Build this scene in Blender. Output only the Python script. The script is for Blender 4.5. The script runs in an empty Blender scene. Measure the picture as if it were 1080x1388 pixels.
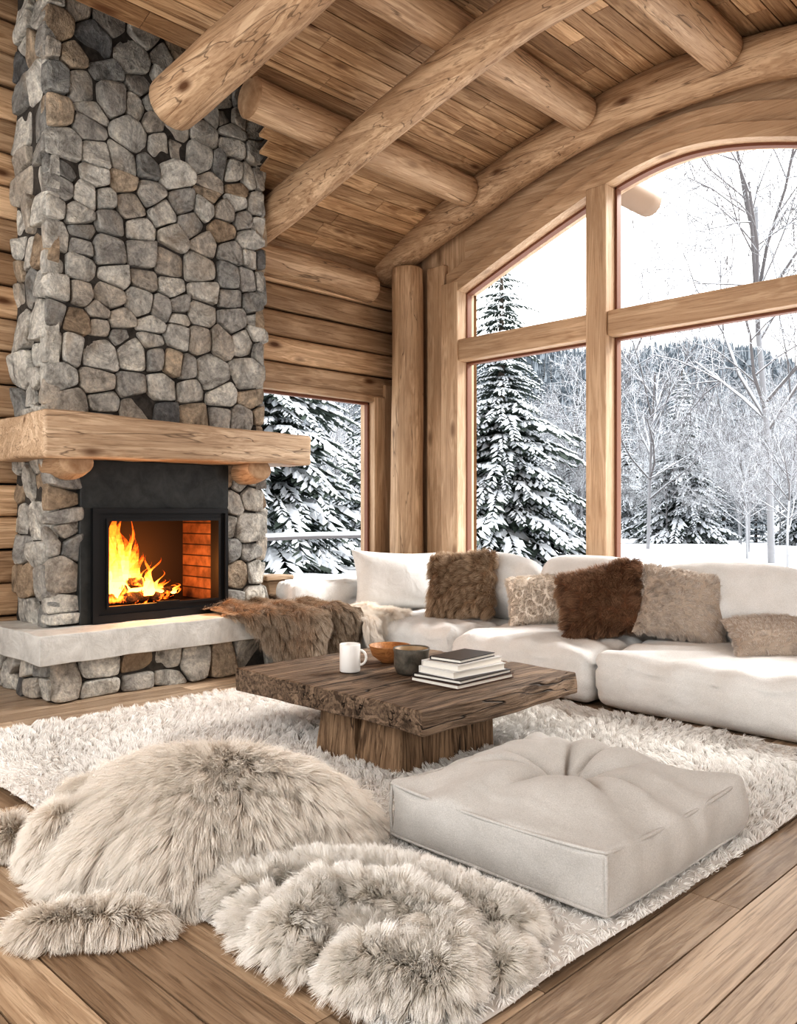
import bpy, math, random
import numpy as np
from mathutils import Vector, Matrix, Euler, kdtree
random.seed(7)
SC=bpy.context.scene
COL=SC.collection
S2=math.sqrt(.5)

# ------------------------------------------------------------------ helpers
def snoise(P,freq,seed=0,k=9):
    rng=np.random.RandomState(abs(int(seed)))
    D=rng.normal(size=(k,3)); D/=np.linalg.norm(D,axis=1)[:,None]
    D*=(freq*rng.uniform(.5,1.7,size=(k,1)))
    ph=rng.uniform(0,6.28,size=k)
    return np.sin(P@D.T+ph).sum(1)/math.sqrt(k*.5)*.6

def empty(name,parent=None):
    o=bpy.data.objects.new(name,None); COL.objects.link(o); o.empty_display_size=.1
    if parent: o.parent=parent
    return o

class MB:
    def __init__(s): s.v=[];s.f=[];s.m=[];s.r=[];s.n=0
    def add(s,V,F,mat=0,rnd=0.5):
        V=np.asarray(V,dtype=float); b=s.n
        s.v.append(V); s.n+=len(V)
        for i,f in enumerate(F):
            s.f.append([b+j for j in f]); s.m.append(mat if not isinstance(mat,list) else mat[i]); s.r.append(rnd)
    def box(s,lo,hi,mat=0,rnd=.5):
        x0,y0,z0=lo;x1,y1,z1=hi
        V=[(x0,y0,z0),(x1,y0,z0),(x1,y1,z0),(x0,y1,z0),(x0,y0,z1),(x1,y0,z1),(x1,y1,z1),(x0,y1,z1)]
        F=[(0,3,2,1),(4,5,6,7),(0,1,5,4),(1,2,6,5),(2,3,7,6),(3,0,4,7)]
        s.add(V,F,mat,rnd)
    def build(s,name,mats,parent=None,smooth=True):
        me=bpy.data.meshes.new(name)
        V=np.concatenate(s.v)
        me.from_pydata(V.tolist(),[],s.f)
        for m in mats: me.materials.append(m)
        me.polygons.foreach_set('material_index',s.m)
        me.polygons.foreach_set('use_smooth',[smooth]*len(s.f))
        a=me.attributes.new('rnd','FLOAT','FACE'); a.data.foreach_set('value',s.r)
        me.update()
        o=bpy.data.objects.new(name,me); COL.objects.link(o)
        if parent: o.parent=parent
        return o

def softbox(size,r=.05,seg=.06,puff=(0,0,0),amp=0,freq=6,seed=0,deform=None):
    h=np.array(size)/2; r=min(r,min(h)*.98)
    Ls=[]
    for a in range(3):
        e=[-h[a]+r*(1-math.cos(t*math.pi/2)) for t in (0,.3,.6,.85)]
        nm=max(2,int((2*h[a]-2*r)/seg))
        mid=list(np.linspace(-h[a]+r,h[a]-r,nm+1))
        Ls.append(e+mid+[-x for x in reversed(e)])
    V=[];F=[];key={}
    def gv(p):
        k=tuple(round(c,6) for c in p)
        if k not in key: key[k]=len(V); V.append(p)
        return key[k]
    for a in range(3):
        b=(a+1)%3;c=(a+2)%3
        for sg in (-1,1):
            for i in range(len(Ls[b])-1):
                for j in range(len(Ls[c])-1):
                    q=[]
                    for (ii,jj) in ((i,j),(i+1,j),(i+1,j+1),(i,j+1)):
                        p=[0,0,0];p[a]=sg*h[a];p[b]=Ls[b][ii];p[c]=Ls[c][jj]
                        q.append(gv(tuple(p)))
                    F.append(q if sg>0 else q[::-1])
    P=np.array(V)
    inner=np.clip(P,-(h-r),(h-r)); d=P-inner
    n=np.linalg.norm(d,axis=1)[:,None]; n[n==0]=1
    P=inner+d/n*r
    U=P/h
    for a in range(3):
        if puff[a]:
            b=(a+1)%3;c=(a+2)%3
            P[:,a]+=puff[a]*U[:,a]*(1-U[:,b]**2).clip(0)*(1-U[:,c]**2).clip(0)
    if amp:
        for a in range(3):
            P[:,a]+=amp*(snoise(P,freq,seed+a)+.5*snoise(P,freq*2.7,seed+9+a))
    if deform is not None: P=deform(P,h)
    return P,F

def xf(P,loc=(0,0,0),rot=(0,0,0),M=None):
    if M is None: M=Matrix.Translation(loc)@Euler(rot).to_matrix().to_4x4()
    A=np.array(M); return P@A[:3,:3].T+A[:3,3]

def sweep(pts,radii,nseg=20,noise=.03,seed=0,caps=True,sub=1,ell=1.0):
    pts=[np.array(p,float) for p in pts]
    if sub>1:
        q=[];rr=[]
        n=len(pts)
        for i in range(n-1):
            p0=pts[max(i-1,0)];p1=pts[i];p2=pts[i+1];p3=pts[min(i+2,n-1)]
            for k in range(sub):
                t=k/sub
                q.append(.5*((2*p1)+(p2-p0)*t+(2*p0-5*p1+4*p2-p3)*t*t+(3*p1-p0-3*p2+p3)*t**3))
                rr.append(radii[i]*(1-t)+radii[i+1]*t)
        q.append(pts[-1]);rr.append(radii[-1]);pts=q;radii=rr
    n=len(pts)
    V=[];F=[];m=[]
    T=pts[1]-pts[0];T/=np.linalg.norm(T)
    up=np.array([0,0,1.]) if abs(T[2])<.9 else np.array([1.,0,0])
    A=np.cross(up,T);A/=np.linalg.norm(A)
    ang=np.linspace(0,2*math.pi,nseg,endpoint=False)
    for i in range(n):
        T=pts[min(i+1,n-1)]-pts[max(i-1,0)];T/=np.linalg.norm(T)
        A=A-T*(A@T);A/=np.linalg.norm(A);B=np.cross(T,A)
        ring=pts[i]+radii[i]*(np.cos(ang)[:,None]*A+np.sin(ang)[:,None]*B*ell)
        V.append(ring)
    V=np.concatenate(V)
    if noise:
        C=np.repeat(np.array(pts),nseg,axis=0);R=np.repeat(np.array(radii),nseg)
        V=C+(V-C)*(1+noise*snoise(V,3.,seed)+noise*.6*snoise(V,9.,seed+1))[:,None]
    for i in range(n-1):
        for j in range(nseg):
            k=(j+1)%nseg
            F.append((i*nseg+j,i*nseg+k,(i+1)*nseg+k,(i+1)*nseg+j));m.append(0)
    if caps:
        V=list(V)
        for e,(i0,dr) in enumerate(((0,-1),((n-1)*nseg,1))):
            c=pts[0] if e==0 else pts[-1]
            T=(pts[0]-pts[1]) if e==0 else (pts[-1]-pts[-2]);T=T/np.linalg.norm(T)
            rr=radii[0] if e==0 else radii[-1]
            b=len(V)
            for j in range(nseg): V.append(c+(V[i0+j]-c)*.88+T*rr*.12)
            V.append(c+T*rr*.13)
            for j in range(nseg):
                k=(j+1)%nseg
                q=(i0+k,i0+j,b+j,b+k) if e==0 else (i0+j,i0+k,b+k,b+j)
                F.append(q);m.append(1)
                F.append((b+k,b+j,b+nseg) if e==0 else (b+j,b+k,b+nseg));m.append(1)
        V=np.array(V)
    return V,F,m

def obj_sweep(name,pts,radii,mats,parent=None,**k):
    mb=MB();V,F,m=sweep(pts,radii,**k);mb.add(V,F,m)
    return mb.build(name,mats,parent)

# ------------------------------------------------------------------ materials
class NT:
    def __init__(s,name):
        s.mat=bpy.data.materials.new(name); s.mat.use_nodes=True
        s.t=s.mat.node_tree; s.t.nodes.clear()
        s.out=s.n('ShaderNodeOutputMaterial')
    def n(s,t,**k):
        nd=s.t.nodes.new(t)
        for a,b in k.items():
            if hasattr(nd,a): setattr(nd,a,b)
        return nd
    def l(s,a,b): s.t.links.new(a,b)
    def setin(s,nd,key,val):
        if isinstance(val,bpy.types.NodeSocket): s.l(val,nd.inputs[key])
        else: nd.inputs[key].default_value=val
    def math(s,op,a,b=0.,clamp=False):
        nd=s.n('ShaderNodeMath',operation=op,use_clamp=clamp); s.setin(nd,0,a); s.setin(nd,1,b); return nd.outputs[0]
    def noise(s,vec,scale,detail=4,rough=.55,dist=0):
        nd=s.n('ShaderNodeTexNoise'); s.l(vec,nd.inputs['Vector'])
        nd.inputs['Scale'].default_value=scale;nd.inputs['Detail'].default_value=detail
        nd.inputs['Roughness'].default_value=rough;nd.inputs['Distortion'].default_value=dist
        return nd.outputs['Fac']
    def mapr(s,v,a,b,c=0.,d=1.):
        nd=s.n('ShaderNodeMapRange'); s.l(v,nd.inputs[0])
        for i,x in enumerate((a,b,c,d)): nd.inputs[i+1].default_value=x
        return nd.outputs[0]
    def mix(s,f,a,b,mode='MIX'):
        nd=s.n('ShaderNodeMixRGB',blend_type=mode)
        for i,x in enumerate((f,a,b)):
            if isinstance(x,bpy.types.NodeSocket): s.l(x,nd.inputs[i])
            elif i==0: nd.inputs[0].default_value=x
            else: nd.inputs[i].default_value=(*x,1) if len(x)==3 else x
        return nd.outputs[0]
    def ramp(s,v,stops,interp='LINEAR'):
        nd=s.n('ShaderNodeValToRGB'); s.l(v,nd.inputs[0]); cr=nd.color_ramp; cr.interpolation=interp
        cr.elements[0].position=stops[0][0];cr.elements[0].color=(*stops[0][1],1)
        cr.elements[1].position=stops[-1][0];cr.elements[1].color=(*stops[-1][1],1)
        for p,c in stops[1:-1]:
            e=cr.elements.new(p); e.color=(*c,1)
        return nd.outputs[0]
    def coord(s,scale=(1,1,1),useobj=True,rnd=False,objrnd=True):
        tc=s.n('ShaderNodeTexCoord'); v=tc.outputs['Object']
        if rnd or objrnd:
            add=s.n('ShaderNodeVectorMath',operation='ADD'); s.l(v,add.inputs[0])
            if rnd:
                at=s.n('ShaderNodeAttribute');at.attribute_name='rnd';src=at.outputs['Fac']
            else:
                src=s.n('ShaderNodeObjectInfo').outputs['Random']
            m=s.math('MULTIPLY',src,37.)
            cb=s.n('ShaderNodeCombineXYZ')
            for i in range(3): s.l(m,cb.inputs[i])
            s.l(cb.outputs[0],add.inputs[1]); v=add.outputs[0]
        mp=s.n('ShaderNodeMapping'); s.l(v,mp.inputs[0]); mp.inputs['Scale'].default_value=scale
        return mp.outputs[0]
    def bsdf(s,col,rough=.6,bump=None,bstr=.3,bdist=.01,spec=.4,sheen=0,metal=0):
        b=s.n('ShaderNodeBsdfPrincipled')
        if isinstance(col,bpy.types.NodeSocket): s.l(col,b.inputs['Base Color'])
        else: b.inputs['Base Color'].default_value=(*col,1)
        s.setin(b,'Roughness',rough)
        b.inputs['Specular IOR Level'].default_value=spec
        b.inputs['Metallic'].default_value=metal
        if sheen: b.inputs['Sheen Weight'].default_value=sheen
        if bump is not None:
            bn=s.n('ShaderNodeBump');bn.inputs['Strength'].default_value=bstr;bn.inputs['Distance'].default_value=bdist
            s.l(bump,bn.inputs['Height']);s.l(bn.outputs[0],b.inputs['Normal'])
        s.l(b.outputs[0],s.out.inputs[0]); return b

def plain(name,c,rough=.6,spec=.4,metal=0):
    n=NT(name);n.bsdf(c,rough,spec=spec,metal=metal);return n.mat

def wood(name,dark,light,axis=2,rnd=False,rough=.55,scale=1.,knot=(.13,.065,.032),kn=1.,bstr=.35,spec=.3,crack=.0,contrast=1.,lines=.5):
    n=NT(name)
    sc=[7*scale]*3; sc[axis]=.55*scale
    v=n.coord(tuple(sc),rnd=rnd,objrnd=not rnd)
    ks=[3.4]*3; ks[axis]=1.3
    kv=n.coord(tuple(ks),rnd=rnd,objrnd=not rnd)
    vo=n.n('ShaderNodeTexVoronoi');n.l(kv,vo.inputs['Vector']);vo.inputs['Scale'].default_value=1.
    kd=vo.outputs['Distance']
    n1=n.noise(v,1.1,7,.6,1.4)
    g=n.math('ADD',n1,n.mapr(kd,0,.35,.35,0))
    w=n.math('SINE',n.math('MULTIPLY',g,34.))
    fs=[26*scale]*3; fs[axis]=.9*scale
    fine=n.noise(n.coord(tuple(fs),rnd=rnd,objrnd=not rnd),2.2,5,.7,.6)
    a=n.math('ADD',n.math('MULTIPLY',n1,1.),n.math('MULTIPLY',w,.07*contrast))
    a=n.math('ADD',a,n.math('MULTIPLY',n.math('SUBTRACT',fine,.5),.55*contrast))
    c=n.ramp(a,[(.25,dark),(.5,tuple((d+l)/2 for d,l in zip(dark,light))),(.72,light)])
    ln=n.mapr(fine,.36,.46,lines,0)
    c=n.mix(ln,c,tuple(x*.64 for x in dark))
    big=n.noise(n.coord((.7,.7,.7),rnd=rnd,objrnd=not rnd),1.3,2)
    c=n.mix(1.,c,n.ramp(big,[(.3,(.80,.77,.74)),(.7,(1.08,1.07,1.06))]),'MULTIPLY')
    if rnd:
        at=n.n('ShaderNodeAttribute');at.attribute_name='rnd'
        c=n.mix(1.,c,n.ramp(at.outputs['Fac'],[(0,(.66,.62,.58)),(.5,(.94,.94,.94)),(1,(1.2,1.18,1.15))]),'MULTIPLY')
    if kn:
        km=n.mapr(kd,.05,.16,kn,0)
        c=n.mix(km,c,knot)
    bump=n.math('ADD',n.math('MULTIPLY',fine,.6),n.math('MULTIPLY',w,.1))
    if crack:
        cs=[3.]*3;cs[axis]=.22
        cv=n.noise(n.coord(tuple(cs),rnd=rnd,objrnd=not rnd),2.2,3,.5,.4)
        cm=n.mapr(n.math('ABSOLUTE',n.math('SUBTRACT',cv,.5)),0,.008,crack,0)
        c=n.mix(cm,c,tuple(x*.35 for x in dark))
        bump=n.math('SUBTRACT',bump,n.math('MULTIPLY',cm,1.5))
    n.bsdf(c,rough,bump,bstr,.012,spec)
    return n.mat

LD=(.36,.235,.145);LL=(.67,.51,.36)
wLogX=wood('log_wood_x',LD,LL,0,crack=.8,rough=.5)
wLogY=wood('log_wood_y',LD,LL,1,crack=.8,rough=.5)
wLogZ=wood('log_wood_z',LD,LL,2,crack=.8,rough=.5)
FD=(.41,.275,.175);FL=(.64,.485,.345)
wFrameX=wood('frame_wood_x',FD,FL,0,kn=.6,rough=.45,lines=.35)
wFrameZ=wood('frame_wood_z',FD,FL,2,kn=.6,rough=.45,lines=.35)
wFrameY=wood('frame_wood_y',FD,FL,1,kn=.6,rough=.45,lines=.35)
wCeil=wood('ceiling_planks',(.29,.175,.095),(.59,.43,.28),1,rnd=True,rough=.55,contrast=1.4)
wFloorY=wood('floor_planks_y',(.36,.27,.195),(.61,.495,.385),1,rnd=True,rough=.33,spec=.5,kn=.3,bstr=.3,contrast=1.6,lines=.6)
wFloorX=wood('floor_planks_x',(.30,.21,.14),(.52,.405,.30),0,rnd=True,rough=.36,spec=.5,kn=.3,bstr=.3,contrast=1.6,lines=.75)
wWall=wood('wall_log_courses',(.35,.23,.14),(.66,.505,.36),1,rnd=True,rough=.55)
wTable=wood('table_weathered',(.085,.058,.04),(.30,.225,.165),1,rough=.6,crack=1.,contrast=1.9,bstr=.9,knot=(.03,.018,.01))
wTableLeg=wood('table_leg_wood',(.14,.09,.055),(.42,.30,.20),2,rough=.65,crack=1.,contrast=1.8,bstr=.7,knot=(.04,.02,.01))
wMantel=wood('mantel_wood',(.38,.265,.175),(.67,.53,.395),1,rough=.55,crack=.8)
wTrim=plain('window_red_trim',(.20,.09,.055),.5)
def endgrain(name):
    n=NT(name); v=n.coord((1,1,1))
    c=n.ramp(n.noise(v,9,5,.6,.5),[(.3,(.32,.20,.12)),(.7,(.56,.41,.28))])
    n.bsdf(c,.7,n.noise(v,40,3),.3,.01,.2); return n.mat
mEnd=endgrain('log_end_grain')

def stonemat():
    n=NT('field_stone')
    at=n.n('ShaderNodeAttribute');at.attribute_name='rnd'
    base=n.ramp(at.outputs['Fac'],[(0,(.43,.41,.38)),(.12,(.58,.555,.51)),(.28,(.33,.325,.31)),(.35,(.49,.445,.39)),(.48,(.64,.615,.565)),(.62,(.41,.395,.37)),(.72,(.49,.405,.315)),(.78,(.54,.52,.48)),(.92,(.39,.305,.225)),(.965,(.19,.19,.19))],'CONSTANT')
    v=n.coord((1,1,1),rnd=True)
    a=n.noise(v,6,8,.68,.8); b=n.noise(v,32,6,.7); cc=n.noise(v,2.5,3,.5,1.)
    c=n.mix(1.,base,n.ramp(a,[(.3,(.45,.44,.43)),(.5,(1,1,1)),(.7,(1.5,1.48,1.43))]),'MULTIPLY')
    c=n.mix(1.,c,n.ramp(b,[(.3,(.66,.66,.66)),(.65,(1.2,1.2,1.2))]),'MULTIPLY')
    c=n.mix(n.mapr(cc,.55,.75,0,.35),c,(.50,.39,.28))
    bump=n.math('ADD',n.math('MULTIPLY',a,2.2),n.math('MULTIPLY',b,.6))
    n.bsdf(c,.7,bump,1.,.035,.35); return n.mat
mStone=stonemat()
def rough_plain(name,c1,c2,scale,rough=.8,bstr=.5,bd=.01,spec=.3):
    n=NT(name); v=n.coord((1,1,1)); a=n.noise(v,scale,7,.65,.4)
    n.bsdf(n.ramp(a,[(.3,c1),(.7,c2)]),rough,a,bstr,bd,spec); return n.mat
mMortar=rough_plain('dark_mortar',(.035,.031,.028),(.10,.09,.08),20)
mSlab=rough_plain('hearth_slab_stone',(.44,.43,.41),(.66,.65,.62),5,.6,.7,.03)
mSlate=rough_plain('slate_panel',(.016,.018,.018),(.055,.058,.056),8,.45,.4,.01,.5)
mBlack=plain('black_steel',(.012,.012,.013),.4,.5)
mSnow=rough_plain('snow',(.72,.75,.80),(.86,.89,.93),2,.9,.3,.05,.1)

def fabric(name,c1,c2,bs=.25):
    n=NT(name); tc=n.coord((1,1,1)); w1=n.noise(tc,240,2,.5); a=n.noise(tc,5,4)
    c=n.ramp(a,[(.3,c1),(.7,c2)])
    c=n.mix(1.,c,n.ramp(w1,[(.3,(.84,.84,.84)),(.7,(1.06,1.06,1.06))]),'MULTIPLY')
    bump=n.math('ADD',n.math('MULTIPLY',w1,.10),n.math('MULTIPLY',n.noise(tc,7,2,.4,.6),1.))
    n.bsdf(c,.9,bump,bs,.03,.15,sheen=.15); return n.mat
mLinen=fabric('white_linen',(.67,.66,.64),(.745,.735,.72),.4)
mOtto=fabric('ottoman_linen',(.49,.47,.445),(.57,.55,.525),.35)

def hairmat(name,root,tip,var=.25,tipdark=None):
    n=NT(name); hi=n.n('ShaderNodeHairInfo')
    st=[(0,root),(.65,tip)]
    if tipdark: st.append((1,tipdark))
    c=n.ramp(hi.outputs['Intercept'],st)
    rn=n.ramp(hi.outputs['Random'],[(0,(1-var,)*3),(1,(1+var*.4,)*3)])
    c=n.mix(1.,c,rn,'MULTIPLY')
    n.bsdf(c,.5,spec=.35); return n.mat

# ------------------------------------------------------------------ fur
def fur(name,parent,objs,n,length,mat,radius=.0009,k=6,clumps=900,clump=.6,gravity=.5,comb=(0,0,0),rand=.35,swirl=.5,seed=1,floor=.006,zmin=None,lenvar=.35,lenfield=None,combfn=None,nw=1.,swf=5.):
    rng=np.random.RandomState(seed)
    T=[];N=[]
    for o in objs:
        me=o.data; me.calc_loop_triangles()
        nv=len(me.vertices);co=np.empty(nv*3);me.vertices.foreach_get('co',co);co=co.reshape(-1,3)
        no=np.empty(nv*3);me.vertices.foreach_get('normal',no);no=no.reshape(-1,3)
        nt=len(me.loop_triangles);ti=np.empty(nt*3,dtype=np.int32);me.loop_triangles.foreach_get('vertices',ti);ti=ti.reshape(-1,3)
        T.append(co[ti]);N.append(no[ti])
    T=np.concatenate(T);N=np.concatenate(N)
    area=np.linalg.norm(np.cross(T[:,1]-T[:,0],T[:,2]-T[:,0]),axis=1)
    if zmin is not None: area=area*(T[:,:,2].mean(1)>zmin)
    idx=rng.choice(len(T),n,p=area/area.sum())
    r1=np.sqrt(rng.rand(n));r2=rng.rand(n)
    W=np.stack([1-r1,r1*(1-r2),r1*r2],1)[:,:,None]
    P=(T[idx]*W).sum(1);Nn=(N[idx]*W).sum(1);Nn/=np.linalg.norm(Nn,axis=1)[:,None]+1e-9
    L=length*(1-lenvar*rng.rand(n))
    if lenfield is not None: L=L*lenfield(P)
    sw=np.stack([snoise(P,swf,seed+20+a) for a in range(3)],1)*swirl
    D=Nn*nw+sw+rng.normal(size=(n,3))*rand*.5+np.array(comb)
    if combfn is not None: D=D+combfn(P)
    D/=np.linalg.norm(D,axis=1)[:,None]
    dn=(D*Nn).sum(1);D+=Nn*np.maximum(0,.18-dn)[:,None];D/=np.linalg.norm(D,axis=1)[:,None]
    t=np.linspace(0,1,k)
    G=np.array([0,0,-1.])
    Gt=G-Nn*(Nn@G)[:,None]*.85
    P0=P-Nn*.004
    pts=P0[:,None,:]+(L[:,None]*t)[:,:,None]*D[:,None,:]+(gravity*L[:,None]*t**2)[:,:,None]*Gt[:,None,:]
    pts+=(L[:,None]*.08*t**1.5)[:,:,None]*rng.normal(size=(n,1,3))
    if clumps:
        ci=rng.choice(n,clumps,replace=False)
        kd=kdtree.KDTree(clumps)
        for j,c in enumerate(ci): kd.insert(P[c],j)
        kd.balance()
        near=np.array([ci[kd.find(p)[1]] for p in P])
        tgt=pts[near]
        wgt=(clump*t**1.3)[None,:,None]*(.5+.5*rng.rand(n))[:,None,None]
        pts=pts*(1-wgt)+tgt*wgt
    pts[:,:,2]=np.maximum(pts[:,:,2],floor+.01*rng.rand(n,1)*t)
    hc=bpy.data.hair_curves.new(name)
    hc.add_curves([k]*n)
    hc.attributes['position'].data.foreach_set('vector',pts.astype(np.float32).ravel())
    ra=hc.attributes.get('radius') or hc.attributes.new('radius','FLOAT','POINT')
    rad=radius*(1-.8*t**2)[None,:]*(.7+.6*rng.rand(n))[:,None]
    ra.data.foreach_set('value',rad.astype(np.float32).ravel())
    hc.materials.append(mat)
    o=bpy.data.objects.new(name,hc);COL.objects.link(o);o.parent=parent
    return o

# ------------------------------------------------------------------ room shell
XL=-7.1; YB=7.1
def zc(x): return 5.3-.073*(x+3.3)**2
def zo(x): return 4.62-(math.sqrt((.41*(x+3.5))**2+.10)-.316)

rng=random.Random(3)
mb=MB()
x=-7.3
while x<1.2:
    w=.19
    y0lim = 1.62 if x<-1.35 else -.8
    y=y0lim
    first=True
    while y<7.1:
        L=rng.uniform(1.2,2.8)*(rng.random() if first else 1); first=False
        y1=min(y+max(L,.4),7.15)
        mb.box((x,y,-.03),(x+w-.006,y1-.004,0),0,rng.random()); y=y1
    x+=w
y=1.62
while y>-.8:
    w=.19
    x=-7.3
    while x<-1.36:
        x1=min(x+rng.uniform(1.2,2.8),-1.355)
        if -1.355-x1<.4: x1=-1.355
        mb.box((x,y-w+.006,-.03),(x1-.004,y-.001,0),1,rng.random()); x=x1
    y-=w
mb.box((-7.4,-.9,-.08),(1.3,7.3,-.031),2)
mb.build('floor',[wFloorY,wFloorX,mMortar],smooth=False)

# ceiling planks
Y0=-.8  # ceiling carried back out of view to block top light
mb=MB(); xs=[-7.35]
while xs[-1]<1.3:
    x=xs[-1]; sl=-.146*(x+3.3); xs.append(x+.175/math.sqrt(1+sl*sl))
XC=-5.55
for i in range(len(xs)-1):
    a=xs[i]+.004;b=xs[i+1]-.006
    y=Y0
    if xs[i+1]<=XC+.08:
        xm=(a+b)/2
        y=4.63 if xm<-6.4 else 4.0+(XC-xm)*.74
    ys=y-.03
    first=True
    while y<7.2:
        L=rng.uniform(1.5,3.2)*(rng.uniform(.3,1) if first else 1);first=False
        y1=min(y+L,7.25)
        za,zb=zc(a),zc(b)
        V=[(a,y,za),(b,y,zb),(b,y1-.004,zb),(a,y1-.004,za),(a,y,za+.03),(b,y,zb+.03),(b,y1-.004,zb+.03),(a,y1-.004,za+.03)]
        mb.add(V,[(0,1,2,3),(7,6,5,4),(0,4,5,1),(1,5,6,2),(2,6,7,3),(3,7,4,0)],0,rng.random())
        y=y1
    V=[(xs[i],ys,zc(xs[i])+.035),(xs[i+1],ys,zc(xs[i+1])+.035),(xs[i+1],7.3,zc(xs[i+1])+.035),(xs[i],7.3,zc(xs[i])+.035)]
    mb.add(V,[(0,1,2,3)],1)
mb.box((-7.35,Y0,6.6),(-5.35,4.95,6.7),0,.2)  # unseen cap and sides added over the chimney opening against sky light leaking in
mb.box((-5.45,Y0,zc(-5.5)+.03),(-5.38,4.85,6.6),0,.3)
for i in range(10):
    a=-7.35+i*.197;b=a+.197
    V=[(a,4.75,zc(a)+.02),(b,4.75,zc(b)+.02),(b,4.75,6.6),(a,4.75,6.6)]
    mb.add(V,[(0,1,2,3)],0,.3)
mb.build('ceiling',[wCeil,mMortar],smooth=False)

# left wall
mb=MB()
def course(y0,y1,z0,z1):
    P,F=softbox((.22,y1-y0,z1-z0-.012),.04,.25,(.02,0,0),.005,3,seed=int(z0*100)+int(y0*10))
    mb.add(xf(P,(XL-.11,(y0+y1)/2,(z0+z1)/2)),F,0,rng.random())
for zz in np.arange(0,6.6,.272):
    z0,z1=zz,zz+.272
    if z1>4.05 :
        course(Y0,4.72,z0,z1)
        if z0<4.2: course(4.74,7.3,z0,z1)
    elif z1<.58 or z0>2.7: course(Y0,7.3,z0,z1)
    else:
        course(Y0,4.78,z0,z1); course(6.78,7.3,z0,z1)
mb.box((XL-.3,Y0,0),(XL-.2,4.7,6.6),1);mb.box((XL-.3,4.7,2.75),(XL-.2,7.3,4.4),1)
mb.build('wall_left',[wWall,mMortar])
obj_sweep('wall_plate_log',[(XL+.04,4.64,4.0),(XL+.04,5.8,4.01),(XL+.04,6.6,3.98)],[.17,.168,.165],[wLogY,mEnd],sub=8)

# right wall: unseen, added to cut the fill so window light dominates
mb=MB()
for i in range(20):
    z0=i*.19;z1=z0+.184
    if z1>3.75:break
    for (ya,yb) in (((Y0,7.1),) if (z1<.7 or z0>2.6) else ((Y0,.8),(5.6,7.1))):  # opening added to light the ottoman's right side
        mb.box((1.3,ya,z0),(1.45,yb,z1),0,rng.random())
mb.build('wall_right_added',[wWall],smooth=False)

# window wall
mb=MB()
for (xa,xb) in ((-7.3,-6.05),(-.75,1.3)):
    for i in range(12):
        a=xa+i*(xb-xa)/12;b=xa+(i+1)*(xb-xa)/12
        V=[(a,7.1,0),(b,7.1,0),(b,7.1,zc(b)+.05),(a,7.1,zc(a)+.05),(a,7.3,0),(b,7.3,0),(b,7.3,zc(b)+.05),(a,7.3,zc(a)+.05)]
        mb.add(V,[(0,1,2,3),(7,6,5,4)],0)
mb.box((-6.05,7.1,0),(-.75,7.3,.52),1)
N=48
for i in range(N):
    a=-6.05+i*5.3/N;b=-6.05+(i+1)*5.3/N
    V=[(a,7.1,zo(a)),(b,7.1,zo(b)),(b,7.1,zc(b)+.05),(a,7.1,zc(a)+.05),(a,7.3,zo(a)),(b,7.3,zo(b)),(b,7.3,zc(b)+.05),(a,7.3,zc(a)+.05)]
    mb.add(V,[(0,1,2,3),(7,6,5,4),(0,4,5,1)],1)
mb.build('wall_window',[wFrameZ,wFrameX],smooth=False)

win=empty('window_1')
def fb(name,lo,hi,mat,par=win,r=.012):
    s=[h-l for l,h in zip(lo,hi)];c=[(h+l)/2 for l,h in zip(lo,hi)]
    mb=MB();P,F=softbox(s,r,.4);mb.add(xf(P,c),F);return mb.build(name,[mat],par)
fb('jamb_left',(-6.29,6.96,.4),(-6.05,7.26,3.95),wFrameZ)
fb('jamb_right',(-.75,6.96,.4),(-.52,7.26,3.85),wFrameZ)
fb('mullion_a',(-4.41,6.96,.5),(-4.19,7.25,zo(-4.3)+.03),wFrameZ)
fb('mullion_b',(-2.02,6.96,.5),(-1.80,7.25,zo(-1.9)+.03),wFrameZ)
for i,(a,b) in enumerate(((-6.06,-4.41),(-4.19,-2.02),(-1.8,-.74))):
    fb('transom_%d'%i,(a,6.99,3.07),(b,7.23,3.31),wFrameX)
    fb('sill_rail_%d'%i,(a,6.99,.5),(b,7.23,.68),wFrameX)
    for j,(z0,z1) in enumerate(((.68,3.07),(3.31,None))):
        za=z1 or zo(a)-.0;zb=z1 or zo(b)
        fb('bead_l_%d%d'%(i,j),(a,7.12,z0),(a+.025,7.2,za),wTrim,r=.005)
        fb('bead_r_%d%d'%(i,j),(b-.025,7.12,z0),(b,7.2,zb),wTrim,r=.005)
        fb('bead_b_%d%d'%(i,j),(a+.025,7.12,z0),(b-.025,7.2,z0+.025),wTrim,r=.005)
    fb('bead_t_%d'%i,(a+.025,7.12,3.045),(b-.025,7.2,3.07),wTrim,r=.005)
mb=MB()
def archband(y0,y1,o0,o1,mat,x0=-6.2,x1=-.6):
    N=60
    for i in range(N):
        a=x0+i*(x1-x0)/N;b=x0+(i+1)*(x1-x0)/N
        V=[(a,y0,zo(a)+o0),(b,y0,zo(b)+o0),(b,y0,zo(b)+o1),(a,y0,zo(a)+o1),(a,y1,zo(a)+o0),(b,y1,zo(b)+o0),(b,y1,zo(b)+o1),(a,y1,zo(a)+o1)]
        F=[(0,1,2,3),(0,4,5,1),(3,2,6,7)]
        if i==0:F.append((0,3,7,4))
        if i==N-1:F.append((1,5,6,2))
        mb.add(V,F,mat)
archband(6.97,7.25,0.0,.13,0,-6.27,-.54)
archband(7.03,7.095,.13,.32,0,-6.27,-.54)
archband(7.12,7.2,-.025,0,1,-6.05,-.75)
mb.build('arched_head',[wFrameX,wTrim],win,smooth=False)

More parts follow.
